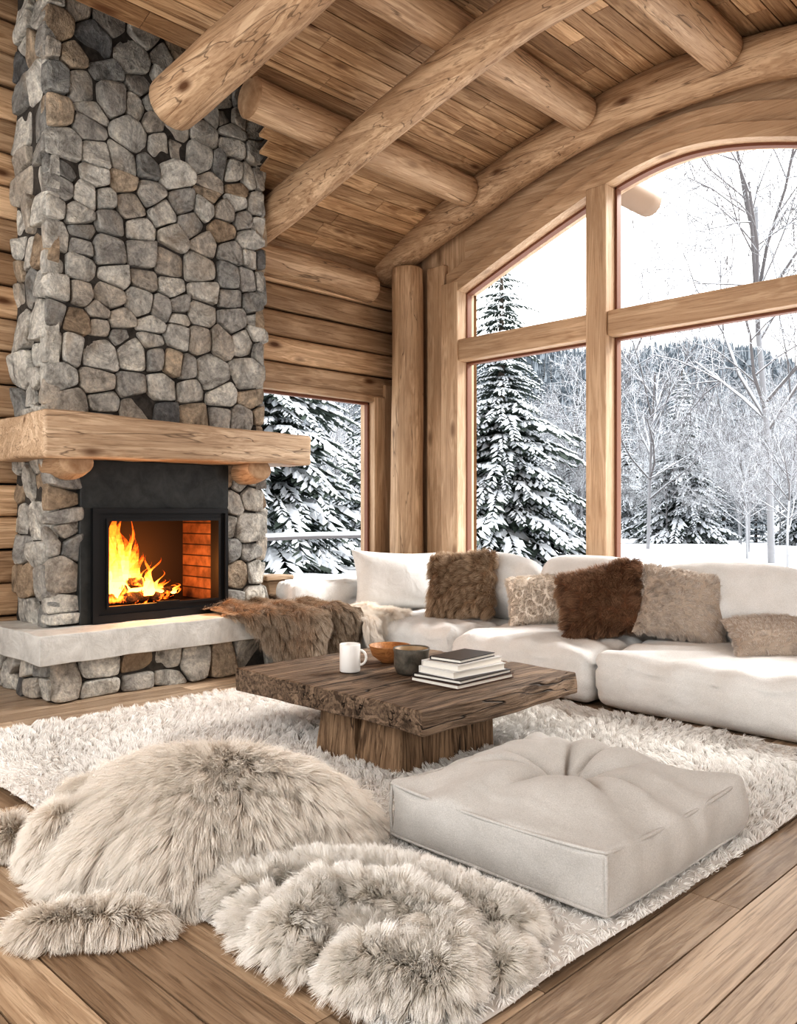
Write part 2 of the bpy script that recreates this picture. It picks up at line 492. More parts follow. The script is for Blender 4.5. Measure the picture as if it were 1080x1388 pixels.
pts=[];rad=[]
for x in np.linspace(-7.15,.6,24):
    pts.append((x,6.88,5.15-(math.sqrt((.41*(x+3.5))**2+.7)-.837)));rad.append(.20+.01*math.sin(x*3))
obj_sweep('arch_beam',pts,rad,[wLogX,mEnd],sub=3,noise=.025)
obj_sweep('log_corner_post',[(-6.72,6.86,0),(-6.73,6.86,1.5),(-6.71,6.86,3),(-6.72,6.86,4.18)],[.2,.19,.185,.18],[wLogZ,mEnd],sub=8,noise=.02)
fb('trim_corner_board',(-6.56,7.02,0),(-6.30,7.1,4.2),wFrameZ,None)

for x,y0 in ((-5.66,3.95),(-4.26,Y0),(-2.93,Y0),(-1.55,Y0),(-.2,Y0)):
    z=zc(x)-.13
    obj_sweep('ceiling_purlin',[(x,y0,z+.02),(x+.01,3+y0/2,z),(x-.01,5.4,z+.01),(x,6.66,z-.01)],[.17,.168,.17,.165],[wLogY,mEnd],sub=8)
obj_sweep('ceiling_rafter',[(-7.05,4.88,4.17),(-6.55,4.88,4.30),(-5.6,4.88,4.54),(-4.71,4.88,4.76),(-3.38,4.88,5.0),(-1.5,4.88,4.95),(.8,4.88,4.4)],[.17,.172,.17,.165,.165,.165,.16],[wLogX,mEnd],sub=8)
obj_sweep('ceiling_rafter',[(-5.74,3.3,4.53),(-5.1,3.3,4.60),(-4.46,3.3,4.68),(-3.3,3.3,4.85),(-1.5,3.3,4.9),(.8,3.3,4.35)],[.2,.195,.19,.185,.18,.17],[wLogX,mEnd],sub=8)
obj_sweep('exterior_eave_log',[(-4.52,7.32,4.79),(-4.52,7.8,4.79),(-4.52,8.4,4.79)],[.15,.15,.15],[plain('eave_log_brown',(.22,.15,.10)),plain('eave_log_end_brown',(.25,.18,.13))],sub=3)  # one even wood brown, darker than the indoor logs

w2=empty('window_2')
fb('jamb_r',(XL-.2,6.66,.5),(XL+.05,6.84,2.74),wFrameZ,w2)
fb('jamb_l',(XL-.2,4.72,.5),(XL+.05,4.88,2.74),wFrameZ,w2)
fb('head',(XL-.2,4.72,2.68),(XL+.04,6.84,2.76),wFrameY,w2)
fb('sill',(XL-.2,4.72,.5),(XL+.08,6.84,.6),wFrameY,w2)
fb('bead_r',(XL-.1,6.63,.6),(XL-.04,6.66,2.68),wTrim,w2,.005)
fb('bead_t',(XL-.1,4.88,2.65),(XL-.04,6.66,2.68),wTrim,w2,.005)
fb('trim_left_wall',(XL-.02,6.84,.4),(XL+.04,7.0,2.9),wFrameZ,None)

# ------------------------------------------------------------------ fireplace
fp=empty('stone_fireplace')
def clip(poly,px,py,nx,ny):
    out=[];n=len(poly)
    for i in range(n):
        a=poly[i];b=poly[(i+1)%n]
        da=(a[0]-px)*nx+(a[1]-py)*ny;db=(b[0]-px)*nx+(b[1]-py)*ny
        if da<=0: out.append(a)
        if da*db<0:
            t=da/(da-db);out.append((a[0]+(b[0]-a[0])*t,a[1]+(b[1]-a[1])*t))
    return out
def centroid(p):
    A=cx=cy=0
    for i in range(len(p)):
        x0,y0=p[i];x1,y1=p[(i+1)%len(p)];c=x0*y1-x1*y0;A+=c;cx+=(x0+x1)*c;cy+=(y0+y1)*c
    A=A/2 or 1e-9
    return cx/(6*A),cy/(6*A),abs(A)
def cells(w,h,size,seed):
    r=random.Random(seed);pts=[];y=0
    while y<h-.02:
        rh=size*r.uniform(.55,1.3)
        if h-y-rh<size*.4: rh=h-y
        x=-r.uniform(0,.4)*size
        while x<w:
            sw=size*r.uniform(.5,1.7)
            if w-x-sw<size*.3: sw=w-x
            cx=x+sw/2;cy=y+rh/2+r.uniform(-.13,.13)*rh
            q=r.random()
            if q<.22 and rh>size*.8:
                wt=min(sw,rh*.5)
                pts.append((cx+r.uniform(-.08,.08)*sw,cy-rh*.27,wt));pts.append((cx+r.uniform(-.08,.08)*sw,cy+rh*.27,wt))
            else: pts.append((cx,cy,min(sw,rh)))
            x+=sw
        y+=rh
    pts=[(min(max(p[0],.02),w-.02),min(max(p[1],.02),h-.02),p[2]*.42) for p in pts]
    res=[]
    for i,p in enumerate(pts):
        poly=[(0,0),(w,0),(w,h),(0,h)]
        ds=sorted(range(len(pts)),key=lambda j:(pts[j][0]-p[0])**2+(pts[j][1]-p[1])**2)[1:24]
        for j in ds:
            q=pts[j];dx=q[0]-p[0];dy=q[1]-p[1];d2=dx*dx+dy*dy
            if d2<1e-9: continue
            t=.5+.5*(p[2]**2-q[2]**2)/d2
            poly=clip(poly,p[0]+dx*t,p[1]+dy*t,dx,dy)
            if len(poly)<3:break
        if len(poly)>=3: res.append(poly)
    return res
def stones(mb,O,U,Vv,Nn,w,h,size,seed,gap=.005,H=(.025,.085)):
    O,U,Vv,Nn=[np.array(a,float) for a in (O,U,Vv,Nn)]
    r=random.Random(seed+99)
    for ci,poly in enumerate(cells(w,h,size,seed)):
        cx,cy,A=centroid(poly);sz=math.sqrt(A)
        if A<.0008: continue
        s=1-gap/(sz*.5)
        if s<.4: continue
        P=[(cx+(x-cx)*s,cy+(y-cy)*s) for x,y in poly]
        Q=[P[0]]
        for p in P[1:]:
            if math.hypot(p[0]-Q[-1][0],p[1]-Q[-1][1])>.015: Q.append(p)
        if len(Q)<3: continue
        P=Q
        for _ in range(3):
            q=[]
            cut=.11 if _==0 else .25
            for i in range(len(P)):
                a=P[i];b=P[(i+1)%len(P)]
                q.append((a[0]*(1-cut)+b[0]*cut,a[1]*(1-cut)+b[1]*cut));q.append((a[0]*cut+b[0]*(1-cut),a[1]*cut+b[1]*(1-cut)))
            P=q
        P=np.array(P);n=len(P);C=np.array([cx,cy])
        Hh=r.uniform(*H);tx=r.uniform(-.22,.22);ty=r.uniform(-.24,.24)
        rings=[];rs=[(1.0,-.05),(1.0,.62*Hh),(.985,.84*Hh),(.95,.95*Hh),(.8,1.0*Hh),(.55,1.0*Hh),(.3,1.0*Hh)]
        for sc,ht in rs:
            q=C+(P-C)*sc
            hh=ht+(np.zeros(n) if ht<0 else (tx*(q[:,0]-cx)+ty*(q[:,1]-cy)))
            rings.append(np.column_stack([q,hh]))
        R=np.concatenate(rings+[np.array([[cx,cy,1.0*Hh]])])
        off=ci*3.7
        m=(R[:,2]>0)
        f1=snoise(R+off,11,seed)
        R[:,2]+=m*(.012*np.sign(f1)*np.abs(f1)**.7+.006*snoise(R+off,30,seed+3))
        R[:,0]+=.007*snoise(R+off,18,seed+5);R[:,1]+=.007*snoise(R+off,18,seed+6)
        W=O+R[:,0:1]*U+R[:,1:2]*Vv+R[:,2:3]*Nn
        F=[]
        flip=np.dot(np.cross(U,Vv),Nn)<0
        for k in range(len(rs)-1):
            for i in range(n):
                j=(i+1)%n;f=(k*n+i,k*n+j,(k+1)*n+j,(k+1)*n+i);F.append(f[::-1] if flip else f)
        k=len(rs)-1;c=len(rs)*n
        for i in range(n):
            j=(i+1)%n;f=(k*n+i,k*n+j,c);F.append(f[::-1] if flip else f)
        mb.add(W,F,0,r.random())
mb=MB()
CX=-6.46
stones(mb,(CX,2.6,2.10),(0,1,0),(0,0,1),(1,0,0),2.03,4.4,.225,111)
stones(mb,(CX,2.6,.52),(0,1,0),(0,0,1),(1,0,0),.29,1.32,.26,12)
stones(mb,(CX,4.2,.52),(0,1,0),(0,0,1),(1,0,0),.43,1.32,.24,13)
stones(mb,(-7.1,2.66,.5),(1,0,0),(0,0,1),(0,-1,0),.68,6.0,.28,14)
stones(mb,(-6.42,4.6,.5),(-1,0,0),(0,0,1),(0,1,0),.68,4.4,.28,16)
stones(mb,(-6.12,2.5,0),(0,1,0),(0,0,1),(1,0,0),2.08,.31,.24,19)
stones(mb,(-7.1,2.52,0),(1,0,0),(0,0,1),(0,-1,0),1.0,.31,.24,18)
mb.build('field_stones',[mStone],fp)
mb=MB()
mb.box((-7.1,2.64,1.80),(-6.45,4.61,6.5))
mb.box((-7.1,2.64,.3),(-6.45,2.93,1.8));mb.box((-7.1,4.18,.3),(-6.45,4.61,1.8))
mb.box((-7.1,2.64,0),(-6.45,4.61,.5))
mb.box((-7.1,2.53,0),(-6.11,4.57,.29))
mb.build('core_masonry',[mMortar],fp,smooth=False)
mb=MB();P,F=softbox((1.1,2.22,.215),.008,.04,(0,0,0),.0035,11,5);mb.add(xf(P,(-6.55,3.5,.405)),F);mb.build('hearth_slab',[mSlab],fp)
mb=MB();P,F=softbox((.1,1.37,.40),.01,.1,(0,0,0),.003,6,8);mb.add(xf(P,(-6.43,3.54,1.62)),F)
P,F=softbox((.1,.10,.92),.01,.1,(0,0,0),.002,6,9);mb.add(xf(P,(-6.43,2.90,.97)),F);mb.build('slate_surround',[mSlate],fp)
def ring(mb,x0,x1,y0,y1,z0,z1,wl,wr,wb,wt):
    mb.box((x0,y0,z0),(x1,y0+wl,z1));mb.box((x0,y1-wr,z0),(x1,y1,z1))
    mb.box((x0,y0+wl,z0),(x1,y1-wr,z0+wb));mb.box((x0,y0+wl,z1-wt),(x1,y1-wr,z1))
mb=MB();ring(mb,-6.5,-6.34,2.94,4.19,.515,1.43,.05,.03,.06,.04);ring(mb,-6.5,-6.37,2.98,4.17,.56,1.40,.10,.06,.07,.06)
ring(mb,-6.40,-6.355,3.06,4.12,.62,1.345,.02,.02,.02,.02)
mb.box((-6.36,3.5,.64),(-6.33,3.7,.655))
mb.build('firebox_frame',[mBlack],fp,smooth=False)
n=NT('firebrick');tc=n.n('ShaderNodeTexCoord');mp=n.n('ShaderNodeMapping');n.l(tc.outputs['Object'],mp.inputs[0]);mp.inputs['Rotation'].default_value=(math.pi/2,0,0)
br=n.n('ShaderNodeTexBrick');n.l(mp.outputs[0],br.inputs[0]);br.inputs['Scale'].default_value=1.;br.inputs['Brick Width'].default_value=6.;br.inputs['Row Height'].default_value=.10;br.inputs['Mortar Size'].default_value=.006
br.inputs['Color1'].default_value=(.22,.11,.06,1);br.inputs['Color2'].default_value=(.14,.07,.04,1);br.inputs['Mortar'].default_value=(.03,.015,.01,1)
n.bsdf(n.mix(1.,br.outputs[0],n.ramp(n.noise(n.coord((1,1,1)),12,4),[(.3,(.5,.5,.5)),(.7,(1.2,1.2,1.2))]),'MULTIPLY'),.8,br.outputs[1],.5,-.01);mBrick=n.mat
mSoot=plain('soot',(.03,.022,.018),.9)
mb=MB()
mb.box((-7.05,4.14,.5),(-6.46,4.18,1.45),0);mb.box((-7.05,2.95,.5),(-6.46,3.0,1.45),1)
mb.box((-7.09,2.95,.5),(-7.03,4.18,1.45),1);mb.box((-7.05,2.95,.52),(-6.46,4.18,.60),1);mb.box((-7.05,2.95,1.4),(-6.46,4.18,1.45),1)
mb.build('firebox_interior',[mBrick,mSoot],fp,smooth=False)
n=NT('charred_log');v=n.coord((1,1,1));a=n.noise(v,14,5,.7)
b=n.bsdf(n.ramp(a,[(.4,(.02,.012,.01)),(.7,(.14,.07,.035))]),.9,a,.8,.02)
em=n.ramp(n.noise(v,11,3),[(.50,(0,0,0)),(.62,(1,.18,.02)),(.8,(1,.5,.1))]);n.l(em,b.inputs['Emission Color']);b.inputs['Emission Strength'].default_value=3.
mChar=n.mat
for k,(p,q,r) in enumerate((((-6.6,3.12,.66),(-6.72,3.75,.66),.055),((-6.85,3.15,.66),(-6.8,3.9,.67),.06),((-6.62,3.3,.74),(-6.9,3.55,.76),.05),((-6.6,3.62,.67),(-6.85,3.98,.70),.045),((-6.9,3.2,.76),(-6.6,3.5,.80),.045))):
    obj_sweep('firewood_%d'%k,[p,tuple((a+b)/2 for a,b in zip(p,q)),q],[r,r*1.05,r*.9],[mChar,mChar],fp,nseg=12,noise=.08,seed=k,sub=5)
n=NT('flame');at=n.n('ShaderNodeAttribute');at.attribute_name='rnd'
c=n.ramp(at.outputs['Fac'],[(0,(1,.42,.09)),(.35,(1,.46,.10)),(.7,(1,.24,.03)),(1,(.9,.10,.01))])
st=n.mapr(at.outputs['Fac'],0,1,5.5,1.6)
e=n.n('ShaderNodeEmission');n.l(c,e.inputs[0]);n.l(st,e.inputs[1]);tr=n.n('ShaderNodeBsdfTransparent');mx=n.n('ShaderNodeMixShader')
v=n.coord((1,1,1.),objrnd=False);al=n.math('MULTIPLY',n.mapr(at.outputs['Fac'],.25,1,1,.2),n.mapr(n.noise(v,18,3),.35,.52,.2,1.))
n.l(al,mx.inputs[0]);n.l(tr.outputs[0],mx.inputs[1]);n.l(e.outputs[0],mx.inputs[2]);n.l(mx.outputs[0],n.out.inputs[0]);mFlame=n.mat
mb=MB();fr=random.Random(5)
for k in range(60):
    y0=min(3.95,max(3.08,fr.gauss(3.40,.19)));x0=fr.uniform(-6.88,-6.58)
    hh=(.62*math.exp(-((y0-3.34)/.22)**2)+.10)*fr.uniform(.4,1.15);wd=fr.uniform(.014,.05)
    ph=fr.uniform(0,6);am=fr.uniform(.03,.075);ns=16
    prev=None
    for i in range(ns+1):
        t=i/ns;z=.68+hh*t
        cx=x0+am*.6*math.cos(ph+t*5)*t;cy=y0+am*math.sin(ph*1.7+t*7.5)*t+.03*t
        w=wd*max(.02,math.sin(math.pi*min(1,(t*.86+.14))**.75))*(1+.3*math.sin(ph+t*15))
        ringv=[(cx+w*.6*math.cos(a),cy+w*math.sin(a),z) for a in np.linspace(0,6.283,9)[:-1]]
        if prev is not None: mb.add(prev+ringv,[(j,(j+1)%8,8+(j+1)%8,8+j) for j in range(8)],0,min(1,t*.95+fr.uniform(0,.1)))
        prev=ringv
mb.build('flames',[mFlame],fp)
def plight(name,loc,col,e,rad,parent):
    l=bpy.data.lights.new(name,'POINT');l.color=col;l.energy=e;l.shadow_soft_size=rad
    o=bpy.data.objects.new(name,l);COL.objects.link(o);o.location=loc;o.parent=parent
plight('fire_glow',(-6.68,3.55,.90),(1,.40,.10),19,.06,fp)
plight('fire_glow_front',(-6.40,3.5,.95),(1,.45,.15),16,.1,fp)
def mdef(P,h):
    P=P.copy();u=P/h
    P[:,2]*=1-.12*u[:,1]
    P[:,0]+=.02*snoise(P,2.5,3)*(u[:,0]>0)
    P[:,1]+=.03*snoise(P*np.array([1,0,1]),9,4)*np.sign(u[:,1])*(abs(u[:,1])>.97)
    return P
mb=MB();P,F=softbox((1.02,2.5,.31),.035,.04,(.01,0,.0),.006,7,21,mdef);mb.add(xf(P,(-6.56,3.68,1.975)),F)
mb.build('mantel_beam',[wMantel],fp)
mfx=wood('corbel_wood',LD,LL,0,kn=0)
for k,yy in enumerate((2.73,4.4)):
    obj_sweep('mantel_corbel_%d'%k,[(-6.5,yy,1.76),(-6.3,yy,1.76),(-6.16,yy,1.78)],[.15,.15,.13],[mfx,mEnd],fp,sub=4,ell=.75)

# ------------------------------------------------------------------ sofa
sofa=empty('sectional_sofa')
def wr(seed,amp=.016,edge=.014):
    def f(P,h):
        P=P.copy();u=P/h
        th=np.arctan2(u[:,1],u[:,0]);rho=np.hypot(u[:,0],u[:,1])
        top=(u[:,2]>.5)
        P[:,2]+=top*amp*np.sin(th*17+3*snoise(P,3,seed))*np.clip(rho-.45,0,1)*1.6
        P[:,2]+=top*.009*snoise(P,5,seed+31)
        d=edge*.5*snoise(P*np.array([3,3,1.]),4,seed+4)+.009*snoise(P*np.array([12,12,3.]),1.6,seed+8)*(u[:,2]>-.3)
        P[:,1]+=np.where(np.abs(u[:,1])>.9,np.sign(u[:,1])*d,0);P[:,0]+=np.where(np.abs(u[:,0])>.9,np.sign(u[:,0])*d,0)
        g=np.exp(-((u[:,2]-.45)/.05)**2)*.014
        P[:,1]-=np.where(np.abs(u[:,1])>.9,np.sign(u[:,1])*g,0);P[:,0]-=np.where(np.abs(u[:,0])>.9,np.sign(u[:,0])*g,0)
        return P
    return f
def bwr(seed):
    def f(P,h):
        P=P.copy();u=P/h
        P[:,2]+=np.where(u[:,2]>0,u[:,2],0)*(.022*snoise(P*np.array([1,0,0]),5,seed)-.035*np.abs(u[:,0])**3)
        belly=np.exp(-((u[:,2]+.25)/.55)**2)
        P[:,1]*=.80+.32*belly
        P[:,1]+=.014*snoise(P,5.5,seed+3)+.009*snoise(P*np.array([1.8,1,.8]),12,seed+4)
        P[:,0]+=.010*snoise(P,6,seed+6)
        return P
    return f
def cush(name,lo,hi,r=.085,puff=(.01,.02,.045),seed=0,rot=(0,0,0),mat=mLinen,parent=sofa,seg=.024,amp=.004,df=None):
    s=[b-a for a,b in zip(lo,hi)];c=[(a+b)/2 for a,b in zip(lo,hi)]
    mb=MB();P,F=softbox(s,r,seg,puff,amp,7,seed,(df or wr)(seed));mb.add(xf(P,c,rot),F);return mb.build(name,[mat],parent)
cush('seat_module_a',(-4.58,5.17,.02),(-3.24,6.45,.405),seed=1)
cush('seat_module_b',(-3.21,5.17,.02),(-1.0,6.45,.405),seed=2)
cush('seat_module_corner',(-5.98,5.28,.02),(-4.62,6.45,.395),seed=3)
cush('seat_module_chaise',(-6.2,4.72,.02),(-5.55,5.26,.395),seed=4)
cush('back_frame_left',(-6.5,4.8,.02),(-6.22,6.6,.72),r=.06,puff=(.01,0,.01),seed=5)
cush('back_frame_rear',(-6.2,6.46,.02),(-1.0,6.62,.72),r=.06,puff=(0,.01,.01),seed=6)
tl=math.radians(-11)
for nm,xa,xb,zt,sd,rz in (('a',-5.35,-4.42,.98,7,0),('b',-4.40,-3.32,.99,8,.03),('c',-3.30,-1.98,1.01,9,-.03),('d',-1.96,-1.0,.99,10,0)):
    cush('back_cushion_'+nm,(xa,6.08,.42),(xb,6.36,zt),r=.135,puff=(.02,.055,.035),seed=sd,rot=(tl,0,rz),df=bwr)

def pillow(name,w,h,t,loc,tilt,roll=0,yaw=0,mat=mLinen,seed=0,parent=None):
    n=26;U=np.sin(np.linspace(-1,1,n)*math.pi/2)
    mb=MB()
    uu,vv=np.meshgrid(U,U,indexing='ij')
    th=(np.clip(1-uu**4,0,1)*np.clip(1-vv**4,0,1))**.55
    X=w/2*uu*(1-.10*(1-vv**2)*uu**2);Y=h/2*vv*(1-.10*(1-uu**2)*vv**2)
    V=[];F=[]
    for sgn in (1,-1):
        P=np.stack([X,Y,sgn*(t/2*th)],-1).reshape(-1,3)
        P[:,2]+=.016*snoise(P,9,seed)*th.ravel()*sgn
        b=len(V)*n*n;V.append(P)
        for i in range(n-1):
            for j in range(n-1):
                f=(b+i*n+j,b+(i+1)*n+j,b+(i+1)*n+j+1,b+i*n+j+1);F.append(f if sgn>0 else f[::-1])
    P=np.concatenate(V)
    M=Matrix.Translation(loc)@Matrix.Rotation(yaw,4,'Z')@Matrix.Rotation(tilt,4,'X')@Matrix.Rotation(roll,4,'Z')
    mb.add(xf(P,M=M),F)
    o=mb.build(name,[mat],parent)
    return o
R=math.radians
pillow('white_cushion',.92,.62,.26,(-5.96,5.93,.71),R(70),R(-3),R(66),mLinen,3)
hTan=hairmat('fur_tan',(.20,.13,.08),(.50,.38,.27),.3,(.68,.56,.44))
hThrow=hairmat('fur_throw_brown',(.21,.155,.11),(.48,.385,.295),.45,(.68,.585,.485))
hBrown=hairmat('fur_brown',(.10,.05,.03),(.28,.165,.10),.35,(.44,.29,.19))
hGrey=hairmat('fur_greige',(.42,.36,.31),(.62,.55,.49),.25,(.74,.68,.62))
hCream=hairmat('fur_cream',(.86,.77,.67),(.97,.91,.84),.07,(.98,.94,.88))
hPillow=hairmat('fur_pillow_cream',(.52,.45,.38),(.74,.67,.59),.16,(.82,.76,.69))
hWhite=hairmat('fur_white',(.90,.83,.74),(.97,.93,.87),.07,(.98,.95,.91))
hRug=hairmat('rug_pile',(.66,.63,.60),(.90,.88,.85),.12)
bTan=plain('hide_tan',(.28,.19,.12),.9);bBrown=plain('hide_brown',(.15,.075,.04),.9);bGrey=plain('hide_grey',(.42,.35,.29),.9);bCream=plain('hide_cream',(.86,.78,.69),.9)
def furpillow(name,w,h,t,loc,tilt,roll,yaw,bm,hm,n,L,seed,cl=260):
    e=empty(name);o=pillow('cover',w,h,t,loc,tilt,roll,yaw,bm,seed,e)
    fur('pile',e,[o],n,L,hm,.0012,5,clumps=cl,clump=.6,gravity=.45,rand=.6,swirl=.7,seed=seed)
furpillow('tan_fur_pillow',.66,.62,.2,(-5.04,5.86,.72),R(66),R(7),R(18),bTan,hTan,19000,.085,31,200)
furpillow('brown_fur_pillow',.66,.58,.2,(-3.50,5.76,.70),R(60),R(16),R(20),bBrown,hBrown,20000,.085,32,200)
furpillow('greige_fur_pillow',.66,.58,.2,(-2.93,5.96,.70),R(62),R(-9),R(28),bGrey,hGrey,17000,.045,33)
furpillow('cream_fur_pillow',.52,.48,.18,(-4.26,5.96,.64),R(58),R(8),R(30),bCream,hPillow,11000,.04,34)
furpillow('greige_fur_pillow',.62,.5,.18,(-2.22,5.88,.54),R(22),R(6),R(30),bGrey,hGrey,9000,.035,35)

# ------------------------------------------------------------------ fur throws by hearth
def drape(name,y0,y1,xb,xf0,xf1,zt,zb0,zb1,bm,hm,n,L,seed,comb=(0,0,-.2)):
    e=empty(name);nu,nv=60,34;V=[];F=[]
    for i in range(nu):
        u=i/(nu-1);y=y0+(y1-y0)*u
        k=min(1,max(0,(u-.25)/.2));xfr=xf0+(xf1-xf0)*k
        zb=zb0+(zb1-zb0)*min(1,max(0,(u-.12)/.25))
        top=xfr-xb;dr=max(.02,zt-zb);tot=top+dr
        for j in range(nv):
            s=j/(nv-1)*tot
            if s<top: x=xb+s;z=zt
            else: x=xfr+.03;z=zt-(s-top)
            rd=max(0,1-abs(s-top)/.12);z-=.03*rd*(s<=top);x-=.02*rd*(s>top)
            f=.045*math.sin(y*19+seed)+.02*math.sin(y*41+2*seed)
            if s<top: z+=max(-.01,f*.7+.02*math.sin(x*14+y*5))
            else: x+=f+.02;
            V.append((x+.02*math.sin(y*9),y+.03*math.sin(j*.7+seed),z))
    for i in range(nu-1):
        for j in range(nv-1):
            F.append((i*nv+j,i*nv+j+1,(i+1)*nv+j+1,(i+1)*nv+j)[::-1])
    V=np.array(V)
    mb=MB();mb.add(V,F);o=mb.build('hide',[bm],e)
    me=o.data
    s=sum(p.normal.z+p.normal.x for p in me.polygons)
    if s<0: me.flip_normals()
    me.update()
    fur('pile',e,[o],n,L,hm,.0010,6,clumps=500,clump=.4,gravity=.8,rand=.3,swirl=.3,seed=seed,comb=comb,nw=.55)
drape('brown_fur_throw',3.95,5.08,-6.55,-6.0,-5.6,.55,.5,.06,bTan,hThrow,48000,.085,41,(.45,.1,-.35))
drape('cream_fur_throw',5.0,5.62,-6.15,-5.5,-5.5,.47,.12,.12,bCream,hCream,26000,.085,44,(.45,.1,-.35))
mb=MB();P,F=softbox((.28,.34,.05),.015,.06,(0,0,0),.003,8,2);mb.add(xf(P,(-6.76,4.98,.75)),F)
P,F=softbox((.2,.22,.71),.02,.06,(0,0,0),.004,8,3);mb.add(xf(P,(-6.77,4.98,.37)),F)
mb.build('wooden_side_stool',[wMantel])

# ------------------------------------------------------------------ coffee table
ct=empty('rustic_coffee_table')
def tdef(P,h):
    P=P.copy();u=P/h
    nz=snoise(P*np.array([1,1,2.]),6,1)*.018+snoise(P,19,2)*.009
    for a in (0,1):
        m=np.abs(u[:,a])>.96;P[:,a]+=np.where(m,np.sign(u[:,a])*nz,0)
    P[:,2]+=np.where(u[:,2]<-.5,.012*snoise(P,5,4),0)
    for gx in (-.28,.27):
        P[:,2]-=np.where(u[:,2]>.5,.010*np.exp(-((P[:,0]-gx-.01*np.sin(P[:,1]*5))/.010)**2),0)
    return P
mb=MB();P,F=softbox((1.60,1.40,.13),.010,.02,(0,0,0),.002,10,3,tdef);mb.add(xf(P,(-3.62,3.68,.356)),F);mb.build('top_slab',[wTable],ct)
def ldef(sd):
    def f(P,h):
        P=P.copy();u=P/h
        k=1+.04*(-u[:,2]);P[:,0]*=k;P[:,1]*=k
        P[:,0]+=.007*snoise(P,9,sd);P[:,1]+=.007*snoise(P,9,sd+1);return P
    return f
for k,(c,s) in enumerate((((-3.56,3.26),(.32,.40)),((-3.22,3.28),(.33,.42)),((-3.26,3.70),(.34,.38)),((-3.60,3.70),(.34,.42)))):
    mb=MB();P,F=softbox((s[0],s[1],.30),.014,.03,(0,0,0),.003,12,k,ldef(k*5));mb.add(xf(P,(c[0],c[1],.152)),F);mb.build('pedestal_block_%d'%k,[wTableLeg],ct)

def lathe(name,prof,loc,mats,n=40,mat=None,parent=None,sx=1.):
    V=[];F=[];m=[]
    for (r,z) in prof:
        for a in np.linspace(0,2*math.pi,n,endpoint=False): V.append((loc[0]+r*math.cos(a)*sx,loc[1]+r*math.sin(a),loc[2]+z))
    for i in range(len(prof)-1):
        for j in range(n):
            k=(j+1)%n;F.append((i*n+j,i*n+k,(i+1)*n+k,(i+1)*n+j));m.append(mat[i] if mat else 0)
    mb=MB();mb.add(V,F,m);return mb.build(name,mats,parent)
TZ=.424
mCer=plain('white_ceramic',(.78,.76,.73),.35)
mug=empty('white_mug')
lathe('mug_body',[(.001,0),(.058,0),(.063,.006),(.064,.165),(.062,.170),(.058,.168),(.057,.03),(.05,.015),(.001,.014)],(-3.82,3.40,TZ),[mCer],parent=mug)
hp=[(-3.82+.061*S2+ (.038*math.sin(a))*S2,3.40+.061*S2+(.038*math.sin(a))*S2,TZ+.085-.045*math.cos(a)) for a in np.linspace(0,math.pi,9)]
V,F,m=sweep(hp,[.008]*9,10,0,0,False);mb=MB();mb.add(V,F);mb.build('mug_handle',[mCer],mug)
mBowl=wood('bowl_wood',(.34,.16,.07),(.60,.33,.15),0,kn=0,rough=.35)
lathe('wooden_bowl',[(.001,0),(.06,0),(.065,.008),(.115,.045),(.135,.105),(.138,.11),(.13,.11),(.11,.05),(.06,.016),(.001,.014)],(-3.88,3.80,TZ),[mBowl])
mDarkC=rough_plain('dark_stoneware',(.06,.055,.045),(.17,.15,.125),14,.4)
mTea=plain('tan_glaze',(.36,.26,.16),.4)
lathe('stoneware_cup',[(.001,0),(.08,0),(.094,.012),(.106,.05),(.106,.125),(.112,.15),(.109,.157),(.100,.15),(.094,.08),(.07,.05),(.001,.048)],(-3.51,3.62,TZ),[mDarkC,mTea],mat=[0,0,0,0,0,0,0,1,1,1])
bs=empty('book_stack')
mPage=plain('book_pages',(.72,.69,.63),.8);covs=[plain('cover_black',(.03,.025,.025),.4),plain('cover_brown',(.10,.06,.045),.5),plain('cover_white',(.68,.67,.65),.5),plain('cover_white2',(.6,.58,.56),.5),plain('cover_dark',(.035,.033,.035),.35)]
z=TZ
for k,(sx,sy,th,rt,ci) in enumerate(((.36,.50,.026,.0,1),(.35,.48,.022,.04,0),(.28,.44,.038,-.05,2),(.27,.42,.036,.04,3),(.22,.34,.022,.08,4))):
    mb=MB()
    mb.box((-sx/2,-sy/2,0),(sx/2,sy/2,.004),0);mb.box((-sx/2,-sy/2,th-.004),(sx/2,sy/2,th),0);mb.box((-sx/2,-sy/2,.004),(-sx/2+.005,sy/2,th-.004),0)
    mb.box((-sx/2+.005,-sy/2+.006,.004),(sx/2-.007,sy/2-.006,th-.004),1)
    mb.v=[xf(np.asarray(v),(-3.18,3.71,z),(0,0,rt)) for v in mb.v]
    mb.build('book_%d'%k,[covs[ci],mPage],bs,smooth=False);z+=th+.0005

